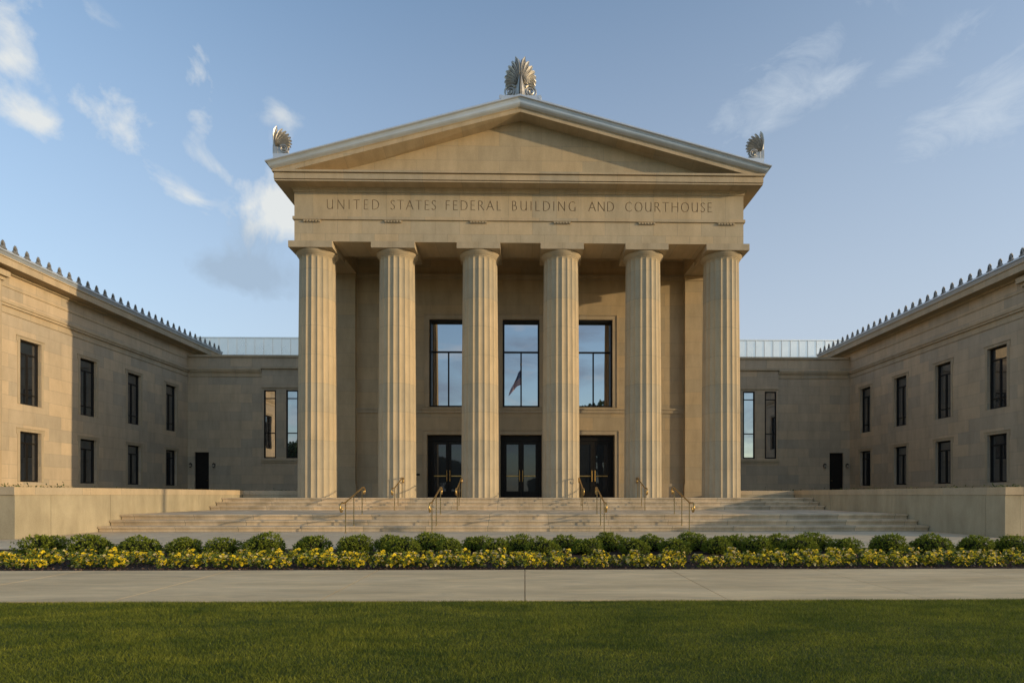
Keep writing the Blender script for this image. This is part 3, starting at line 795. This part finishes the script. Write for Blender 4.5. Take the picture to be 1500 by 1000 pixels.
def pansy(seed):
    g = np.random.default_rng(seed); r = random.Random(seed)
    root = empty('pansy_plant')
    n = 95; ang = g.uniform(0,2*PI,n); rad_ = .10*np.sqrt(g.random(n)); z = .015 + .15*g.random(n)
    P = np.stack([rad_*np.cos(ang), rad_*np.sin(ang), z], 1)
    D = np.stack([np.cos(ang), np.sin(ang), g.uniform(.1,1.3,n)], 1) + g.normal(size=(n,3))*.3
    f = bpy.data.objects.new('leaves', leaves_mesh('leaves', P, D, .048, M['pleaf'], .55, g)); COL.objects.link(f); f.parent = root
    b = MB(); nfl = r.randint(23, 32)
    for k in range(nfl):
        a = r.uniform(0,2*PI); q = .115*math.sqrt(r.random()); c = Vector((q*math.cos(a), q*math.sin(a),   .06+.145*r.random()-.25*q))
        nd = Vector((math.cos(a)*.6+r.gauss(0,.3), -.55+math.sin(a)*.5+r.gauss(0,.3), .75)).normalized()
        t = nd.cross(Vector((0,0,1))).normalized(); s_ = t.cross(nd); sz = r.uniform(.018,.030)
        mi = 1 if r.random() < .2 else 0
        for j, (aa, l) in enumerate(((.45,1.),(1.15,.9),(2.05,.9),(2.75,1.),(4.71,1.15))):
            d = t*math.cos(aa) + s_*math.sin(aa); e = nd.cross(d); off = nd*(.0012*j)
            b.add([c+off, c+d*sz*.55+e*sz*.5+off, c+d*sz*l*1.05+e*sz*.28+off+nd*.003, c+d*sz*l*1.05-e*sz*.28+off+nd*.003, c+d*sz*.55-e*sz*.5+off], [(0,1,2,3,4)], mi)
        if r.random() < .4:
            o_ = nd*.008; b.add([c+o_+t*sz*.34-s_*sz*.35, c+o_+s_*sz*.2, c+o_-t*sz*.34-s_*sz*.35], [(0,1,2)], 2)
    fl = b.build('blossoms', [M['petal'], M['petal_pale'], M['face']], root, recalc=False)
    return [root, False]
pans = [pansy(k+5) for k in range(7)]
PL = {0: 'yellow pansy plant in the front row beside the sidewalk', 1: 'yellow pansy plant in the middle row of the flower bed', 2: 'yellow pansy plant in the back row, next to the shrubs'}
for row, (y0, dx) in enumerate(((8.84, .225), (9.27, .25), (9.75, .28))):
    x = -8.1 - .12*row - (.6 if row else 0)
    while x < 8.3 + row*.4:
        keep = True
        mid = .3 < x < 3.6
        if row == 1 and mid: keep = rng.random() < .3
        if row == 2 and mid: keep = rng.random() < .35
        if keep and rng.random() > .03:
            e = rng.choice(pans); o = e[0] if not e[1] else copy_tree(e[0]); e[1] = True
            sc_ = rng.uniform(.85, 1.12)
            o.location = (x + rng.uniform(-.04,.04), y0 + rng.uniform(-.09,.09), -.004); o.rotation_euler = (0,0,rng.uniform(-.7,.7)); o.scale = (sc_, sc_, sc_*rng.uniform(.85,1.1))
            tag(o, PL[row], 'flower', PL[row].replace('plant', 'plants'))
        x += dx
# mulch chips
g = np.random.default_rng(3); n = 16000
P = np.stack([g.uniform(-11,11,n), g.uniform(SF+.01, 10.4, n), g.uniform(-.004,.012,n)], 1); D = g.normal(size=(n,3)); D[:,2] *= .35
me = leaves_mesh('mulch', P, D, .035, M['mulchchip'], .4, g); o = bpy.data.objects.new('mulch', me); COL.objects.link(o); tag(o, 'dark brown bark mulch chips between the pansies', 'mulch', kind='stuff')
# grass
def grass_mesh(n, x0, x1, y0, y1, seed, hh):
    g = np.random.default_rng(seed)
    x = g.uniform(x0,x1,n); y = g.uniform(y0,y1,n)
    edge = np.clip((SB+.015 - y)/.05, 0, 1)
    h = hh*g.uniform(.5,1.3,n)*(1+.22*np.sin(x*2.1+np.sin(y*3.1))*np.sin(y*2.7+1.3*x)); w = g.uniform(.0012,.0024,n)
    a = g.uniform(0,2*PI,n); la = g.uniform(0,2*PI,n); l = h*g.uniform(.2,1.1,n)
    B = np.stack([x,y,np.full(n,-.014)],1); T = np.stack([np.cos(a)*w, np.sin(a)*w, np.zeros(n)],1)
    tip = B + np.stack([np.cos(la)*l, np.sin(la)*l, h],1)
    V = np.stack([B-T, B+T, tip],1).reshape(-1,3)
    me = bpy.data.meshes.new('grass'); me.vertices.add(3*n); me.vertices.foreach_set('co', V.astype(np.float32).ravel())
    me.loops.add(3*n); me.loops.foreach_set('vertex_index', np.arange(3*n, dtype=np.int32))
    me.polygons.add(n); me.polygons.foreach_set('loop_start', np.arange(0,3*n,3,dtype=np.int32))
    me.update(calc_edges=True); me.materials.append(M['grass']); return me
o = bpy.data.objects.new('grass', grass_mesh(800000, -7, 7, 2.7, SB+.01, 11, .022)); COL.objects.link(o)
tag(o, 'short green mown lawn in front of the sidewalk', 'grass', kind='stuff')
# ground cover on the terraces
g = np.random.default_rng(17); PP = []
for s in (-1, 1):
    for k in range(150):
        if rng.random() < .8: cx, cy = s*rng.uniform(CW+.6, XW-.4), rng.choice([rng.uniform(15.3,17.5), rng.uniform(20,38.5)])
        else: cx, cy = s*rng.uniform(10, 21), rng.uniform(37, 39.2)
        m_ = 45; PP.append(np.stack([g.normal(cx,.16,m_), g.normal(cy,.16,m_), 1.16+np.abs(g.normal(0,.075,m_))], 1))
P = np.concatenate(PP); D = g.normal(size=P.shape); D[:,2] = np.abs(D[:,2])
o = bpy.data.objects.new('ground_cover', leaves_mesh('ground_cover', P, D, .07, M['cover'], .5, g)); COL.objects.link(o)
tag(o, 'low green ground cover planted on the terraces below the wings', 'ground cover', kind='stuff')

# ------------------------------------------------------------------ what the glass reflects: trees and the flag behind the viewpoint
def tree(seed, h):
    g = np.random.default_rng(seed); r = random.Random(seed); root = empty('shade_tree')
    b = MB(); b.tube([(0,0,-.1),(.05,0,h*.2),(.0,.06,h*.45),(.1,0,h*.8)], [h*.03,h*.024,h*.018,h*.006], 8)
    tips = []
    for k in range(9):
        a = k*2.4; z = h*(.25+.06*k); L = h*r.uniform(.2,.3)*(1-.05*k)
        e = (L*math.cos(a), L*math.sin(a), z+L*.7); b.tube([(0,0,z),(e[0]*.5,e[1]*.5,z+L*.25),e], [h*.012,h*.008,h*.003], 6); tips.append(e)
    b.build('trunk', M['bark'], root)
    PP = []
    for e in tips + [(0,0,h*.85), (h*.1,0,h*.7), (-h*.1,.05,h*.68)]:
        for q in range(5):
            c = np.array(e) + g.normal(size=3)*h*.075; m_ = 260; d = g.normal(size=(m_,3)); d /= np.linalg.norm(d,axis=1,keepdims=True)
            PP.append(c + d*(h*.085*g.random((m_,1))**.4))
    P = np.concatenate(PP); D = g.normal(size=P.shape)
    f = bpy.data.objects.new('crown', leaves_mesh('crown', P, D, .30, M['treeleaf'], .6, g)); COL.objects.link(f); f.parent = root
    return root
t1, t2 = tree(1, 8.), tree(2, 7.)
spots = [(-42,-30,1.35,0),(-11.2,-31,.95,1),(-15.5,-34,.85,0),(-7.4,-35,.72,0),(2.3,-31,.56,1),(11.6,-31,1.85,0),(8.6,-29,.8,1),(15,-28,.9,1)]
TL = ['big leafy tree across the lawn at far left, reflected in the narrow left windows', 'leafy tree across the lawn reflected in the left door glass', 'leafy tree standing behind another tree at the left of the lawn',
      'low leafy tree standing left of the flagpole', 'smallest leafy tree across the lawn, reflected in the middle door glass', 'tallest leafy tree, its top reflected in the right tall window',
      'leafy tree across the lawn reflected in the right door glass', 'leafy tree at the far right of the trees across the lawn']
used = [0, 0]
for i, (x, y, k, q) in enumerate(spots):
    s_ = (t1, t2)[q]; o = copy_tree(s_) if used[q] else s_; used[q] = 1
    o.location = (x, y, -.06); o.rotation_euler = (0,0,i*1.3); o.scale = (k*1.25, k*1.25, k); tag(o, TL[i], 'tree', 'trees across the lawn')
fp = empty('flagpole', (-.27, -12, 0)); tag(fp, 'tall flagpole with hanging striped flag, reflected in the middle tall window', 'flagpole')
b = MB(); b.lathe([(.22,-.06),(.22,.05),(.09,.1),(.085,5),(.05,16.4)], 0, 0, 16); b.build('pole', M['white_metal'], fp, smooth=True)
b = MB(); b.lathe([(.02,16.38),(.09,16.45),(.12,16.52),(.09,16.6),(.02,16.64)], 0, 0, 16); b.build('finial', M['brass'], fp, smooth=True)
m, nt, bs, out = newmat('striped_flag')
uv = nt.nodes.new('ShaderNodeTexCoord').outputs['UV']; sx = nt.nodes.new('ShaderNodeSeparateXYZ'); nt.links.new(uv, sx.inputs[0])
m1 = N(nt, 'ShaderNodeMath', operation='MULTIPLY'); nt.links.new(sx.outputs[1], m1.inputs[0]); m1.inputs[1].default_value = 6.5
m2 = N(nt, 'ShaderNodeMath', operation='FRACT'); nt.links.new(m1.outputs[0], m2.inputs[0])
m3 = N(nt, 'ShaderNodeMath', operation='LESS_THAN'); nt.links.new(m2.outputs[0], m3.inputs[0]); m3.inputs[1].default_value = .5
cs = mixc(nt, m3.outputs[0], (.62,.60,.57), (.40,.03,.04))
a1 = N(nt, 'ShaderNodeMath', operation='LESS_THAN'); nt.links.new(sx.outputs[0], a1.inputs[0]); a1.inputs[1].default_value = .4
a2 = N(nt, 'ShaderNodeMath', operation='GREATER_THAN'); nt.links.new(sx.outputs[1], a2.inputs[0]); a2.inputs[1].default_value = .4615
a3 = N(nt, 'ShaderNodeMath', operation='MULTIPLY'); nt.links.new(a1.outputs[0], a3.inputs[0]); nt.links.new(a2.outputs[0], a3.inputs[1])
vs_ = N(nt, 'ShaderNodeTexVoronoi', i_Scale=14.); nt.links.new(uv, vs_.inputs['Vector'])
star = N(nt, 'ShaderNodeMath', operation='LESS_THAN'); nt.links.new(vs_.outputs['Distance'], star.inputs[0]); star.inputs[1].default_value = .26
cs = mixc(nt, a3.outputs[0], cs, mixc(nt, star.outputs[0], (.02,.03,.10), (.6,.6,.6))); nt.links.new(cs, bs.inputs['Base Color'])
me = bpy.data.meshes.new('flag'); nu, nv = 24, 14; vv = []; ff = []
for i in range(nu+1):
    for j in range(nv+1):
        u, v = i/nu, j/nv
        x = -.07 - 1.45*u*(1-.25*v) + .05*math.sin(9*u+3*v); z = 15.9 - 1.8*(1-v)*(1-.55*u) - 2.35*u**1.15 + .06*math.sin(7*u)
        vv.append((x, .16*math.sin(10*u+2.2*v)*u**.6, z))
for i in range(nu):
    for j in range(nv): a = i*(nv+1)+j; ff.append((a, a+nv+1, a+nv+2, a+1))
me.from_pydata(vv, [], ff); ul = me.uv_layers.new(name='UVMap').data
for p in me.polygons:
    for li in p.loop_indices: k = me.loops[li].vertex_index; ul[li].uv = ((k//(nv+1))/nu, (k % (nv+1))/nv)
me.polygons.foreach_set('use_smooth', [True]*len(me.polygons)); me.materials.append(m)
fl = bpy.data.objects.new('flag', me); COL.objects.link(fl); fl.parent = fp
# lamp post to the right, out of frame, whose shadow falls on the left retaining wall
lp = empty('lamp_post', (11.3, 11.98, 0)); tag(lp, 'slim dark lamp post beside the plaza whose shadow stripes the left retaining wall', 'lamp post')
b = MB(); b.lathe([(.16,-.06),(.16,.25),(.12,.32),(.10,.5),(.09,6.6)], 0, 0, 14); b.build('pole', M['lamp'], lp, smooth=True)
b = MB(); b.lathe([(.05,6.6),(.16,6.65),(.2,6.75),(.15,7.15),(.22,7.2),(.05,7.4)], 0, 0, 14); b.build('lantern', M['lampglass'], lp, smooth=True)

# ------------------------------------------------------------------ sky, sun, camera
SUN_AZ, SUN_EL = R(70), R(8.6)          # azimuth from -Y (towards the viewer) to +X
sd = Vector((math.sin(SUN_AZ)*math.cos(SUN_EL), -math.cos(SUN_AZ)*math.cos(SUN_EL), math.sin(SUN_EL)))
sl = bpy.data.lights.new('sun', 'SUN'); sl.energy = 2.0; sl.angle = R(.53); sl.color = (.91, .70, .42)
so = bpy.data.objects.new('sun', sl); COL.objects.link(so); so.rotation_euler = sd.to_track_quat('Z', 'Y').to_euler(); so.location = sd*80
W = bpy.data.worlds.new('World'); sc.world = W; W.use_nodes = True; nt = W.node_tree; nt.nodes.clear()
out = nt.nodes.new('ShaderNodeOutputWorld'); bg = nt.nodes.new('ShaderNodeBackground'); nt.links.new(bg.outputs[0], out.inputs[0])
sky = nt.nodes.new('ShaderNodeTexSky'); sky.sky_type = 'NISHITA'; sky.sun_disc = False; sky.sun_elevation = SUN_EL
sky.sun_rotation = math.atan2(sd.x, sd.y); sky.air_density = 1.; sky.dust_density = .6; sky.ozone_density = 2.
dirv = nt.nodes.new('ShaderNodeTexCoord').outputs['Generated']
def vm(op, a, b=None):
    n = nt.nodes.new('ShaderNodeVectorMath'); n.operation = op
    for i, v in enumerate((a, b)):
        if v is None: continue
        if hasattr(v, 'is_linked'): nt.links.new(v, n.inputs[i])
        else: n.inputs[i].default_value = v
    return n
def mt(op, a, b=0., c=0., clamp=False):
    n = nt.nodes.new('ShaderNodeMath'); n.operation = op; n.use_clamp = clamp
    for i, v in enumerate((a, b, c)):
        if hasattr(v, 'is_linked'): nt.links.new(v, n.inputs[i])
        else: n.inputs[i].default_value = v
    return n.outputs[0]
def pxdir(u, v):
    a, bb = (u-CXP)/F_, (724.-v)/F_; c, s = math.cos(TH), math.sin(TH)
    return Vector((a*c+s, c-a*s, bb)).normalized()
dn = vm('NORMALIZE', dirv).outputs[0]
def blob(u, v, ru, rv, ang=0.):
    """soft elliptical patch of sky round the direction that the pixel (u, v) looks along; radii in radians"""
    d = pxdir(u, v); e = Vector((0,0,1)).cross(d).normalized()*-1; f = d.cross(e)*-1
    e2 = e*math.cos(ang) + f*math.sin(ang); f2 = f*math.cos(ang) - e*math.sin(ang)
    p = vm('DOT_PRODUCT', dn, tuple(e2/ru)).outputs['Value']; q = vm('DOT_PRODUCT', dn, tuple(f2/rv)).outputs['Value']
    fr = mt('GREATER_THAN', vm('DOT_PRODUCT', dn, tuple(d)).outputs['Value'], 0.)
    g_ = mt('EXPONENT', mt('MULTIPLY', mt('ADD', mt('MULTIPLY', p, p), mt('MULTIPLY', q, q)), -1.))
    return mt('MULTIPLY', g_, fr)
def cnoise(scale, detail, rough, dist, sv=(1,1,1), off=(0,0,0), rot=(0,0,0)):
    mp = nt.nodes.new('ShaderNodeMapping'); mp.inputs['Scale'].default_value = sv; mp.inputs['Location'].default_value = off; mp.inputs['Rotation'].default_value = rot
    nt.links.new(dn, mp.inputs[0])
    n = N(nt, 'ShaderNodeTexNoise', i_Scale=scale, i_Detail=detail, i_Roughness=rough, i_Distortion=dist); nt.links.new(mp.outputs[0], n.inputs['Vector']); return n.outputs['Fac']
def total(bl):
    a = None
    for w, x in bl:
        t = mt('MULTIPLY', x, w); a = t if a is None else mt('ADD', a, t)
    return a
puff = cnoise(11., 9, .6, .5); wisp = cnoise(9., 10, .66, .9, (1,1,2.6), (.3,.2,.1), (0,R(-24),0)); fine = cnoise(22., 6, .6, .4)
# compact clouds on the left and beside the portico
cum = total([(1.,blob(2,26,.034,.034)), (.9,blob(14,90,.024,.016,.6)), (1.1,blob(38,166,.05,.019,-.45)), (.55,blob(130,155,.04,.02,-.3)), (  .7,blob(182,172,.04,.045,.4)),
             (.75,blob(288,108,.02,.04,-.2)), (.65,blob(302,160,.022,.045,-.2)), (.65,blob(262,285,.05,.016,-.4)), (.6,blob(312,240,.05,.014,-.35)), (1.9,blob(415,306,.042,.032)),
             (.5,blob(463,70,.02,.03)), (.6,blob(482,18,.04,.022,.4)), (.4,blob(410,165,.03,.03)), (.5,blob(388,40,.018,.015)), (.5,blob(85,10,.05,.02)), (.5,blob(5,305,.03,.014)),
             (.9,blob(470,330,.09,.07))])
cf = mt('MULTIPLY_ADD', cum, .52, mt('MULTIPLY_ADD', puff, 1.9, mt('MULTIPLY_ADD', fine, .35, -1.42)))
cf = mt('MULTIPLY', cf, 2.2, clamp=True); cf = mt('MULTIPLY', cf, mt('MULTIPLY', cum, 2.2, clamp=True))
grey = total([(1.2,blob(380,408,.085,.03)), (.8,blob(330,395,.04,.02)), (.7,blob(430,370,.06,.045)), (.55,blob(365,335,.035,.03))])
gf = mt('MULTIPLY', mt('MULTIPLY_ADD', grey, .6, mt('MULTIPLY_ADD', puff, 1.9, mt('MULTIPLY_ADD', fine, .45, -1.45))), 2.0, clamp=True)
gf = mt('MULTIPLY', gf, mt('MULTIPLY', grey, 1.8, clamp=True))
# thin streaks on the right
cir = total([(.85,blob(1120,150,.085,.045,.35)), (.8,blob(1215,122,.04,.014,.2)), (.9,blob(1460,125,.075,.035,.25)), (.6,blob(1420,35,.05,.022,.6)), (.5,blob(1320,105,.05,.016,.3)), (.7,blob(1480,165,.07,.03,.2)),
             (.4,blob(1265,190,.06,.02,.2)), (.45,blob(1380,200,.08,.025,.15)), (.35,blob(1200,60,.08,.05,.4)), (.3,blob(1090,190,.05,.03,.3)), (.35,blob(1255,10,.06,.03,.5))])
wf = mt('MULTIPLY', mt('MULTIPLY_ADD', cir, .5, mt('MULTIPLY_ADD', wisp, 1.7, mt('MULTIPLY_ADD', fine, .35, -1.28))), 1.7, clamp=True)
wf = mt('MULTIPLY', mt('MULTIPLY', wf, mt('MULTIPLY', cir, 1.6, clamp=True)), .55)
# clouds over the rest of the dome (behind the viewpoint, seen in the glass)
sy = nt.nodes.new('ShaderNodeSeparateXYZ'); nt.links.new(dn, sy.inputs[0])
back = mt('MULTIPLY', mt('LESS_THAN', sy.outputs[1], -.05), mt('GREATER_THAN', sy.outputs[2], 0.))
bn = cnoise(4.5, 8, .6, .4, (1,1,3.2), (2,1,3)); bf = mt('MULTIPLY', mt('MULTIPLY', mt('SUBTRACT', bn, .45), 5.0, clamp=True), mt('MULTIPLY', back, .75))
hs = N(nt, 'ShaderNodeHueSaturation', i_Saturation=1.0, i_Value=1.18); nt.links.new(sky.outputs[0], hs.inputs['Color'])
# thin high veil, thicker towards the horizon
ve = mt('MULTIPLY_ADD', mt('MULTIPLY', mt('SUBTRACT', .72, sy.outputs[2]), 2.1, clamp=True), .62, .06)
ve = mt('ADD', ve, mt('MULTIPLY', sy.outputs[0], .16), clamp=True); ve = mt('MINIMUM', ve, .8)
ve = mt('MULTIPLY', ve, mt('MULTIPLY_ADD', sy.outputs[1], .35, .62, clamp=True))
c = mixc(nt, ve, hs.outputs[0], (2.25,2.42,2.75))
c = mixc(nt, mt('MULTIPLY', gf, .8), c, (1.5,1.95,2.5))
c = mixc(nt, mt('MULTIPLY', cf, .8), c, (3.5,3.5,3.3)); c = mixc(nt, wf, c, (2.7,3.0,3.3)); c = mixc(nt, bf, c, (1.2,1.38,1.75))
hn = cnoise(6., 8, .62, .5, (1,1,4.), (5,3,1)); c = mixc(nt, mt('MULTIPLY', mt('MULTIPLY', mt('SUBTRACT', hn, .53), 7., clamp=True), mt('MULTIPLY', back, .65)), c, (2.9,3.0,3.1))
nt.links.new(c, bg.inputs['Color']); bg.inputs['Strength'].default_value = .15

cam = bpy.data.cameras.new('camera'); co = bpy.data.objects.new('camera', cam); COL.objects.link(co)
cam.sensor_fit = 'HORIZONTAL'; cam.sensor_width = 36.; cam.lens = 36.*860./1500.
cam.shift_x = (750-784.1)/1500.; cam.shift_y = (724.-500.)/1500.; cam.clip_start = .05; cam.clip_end = 3000
co.location = (.19, 0, 1.096); co.rotation_euler = (R(90), 0, -TH); sc.camera = co
sc.view_settings.view_transform = 'Standard'; sc.view_settings.look = 'None'; sc.view_settings.exposure = .72; sc.view_settings.gamma = 1.
sc.view_settings.use_curve_mapping = False
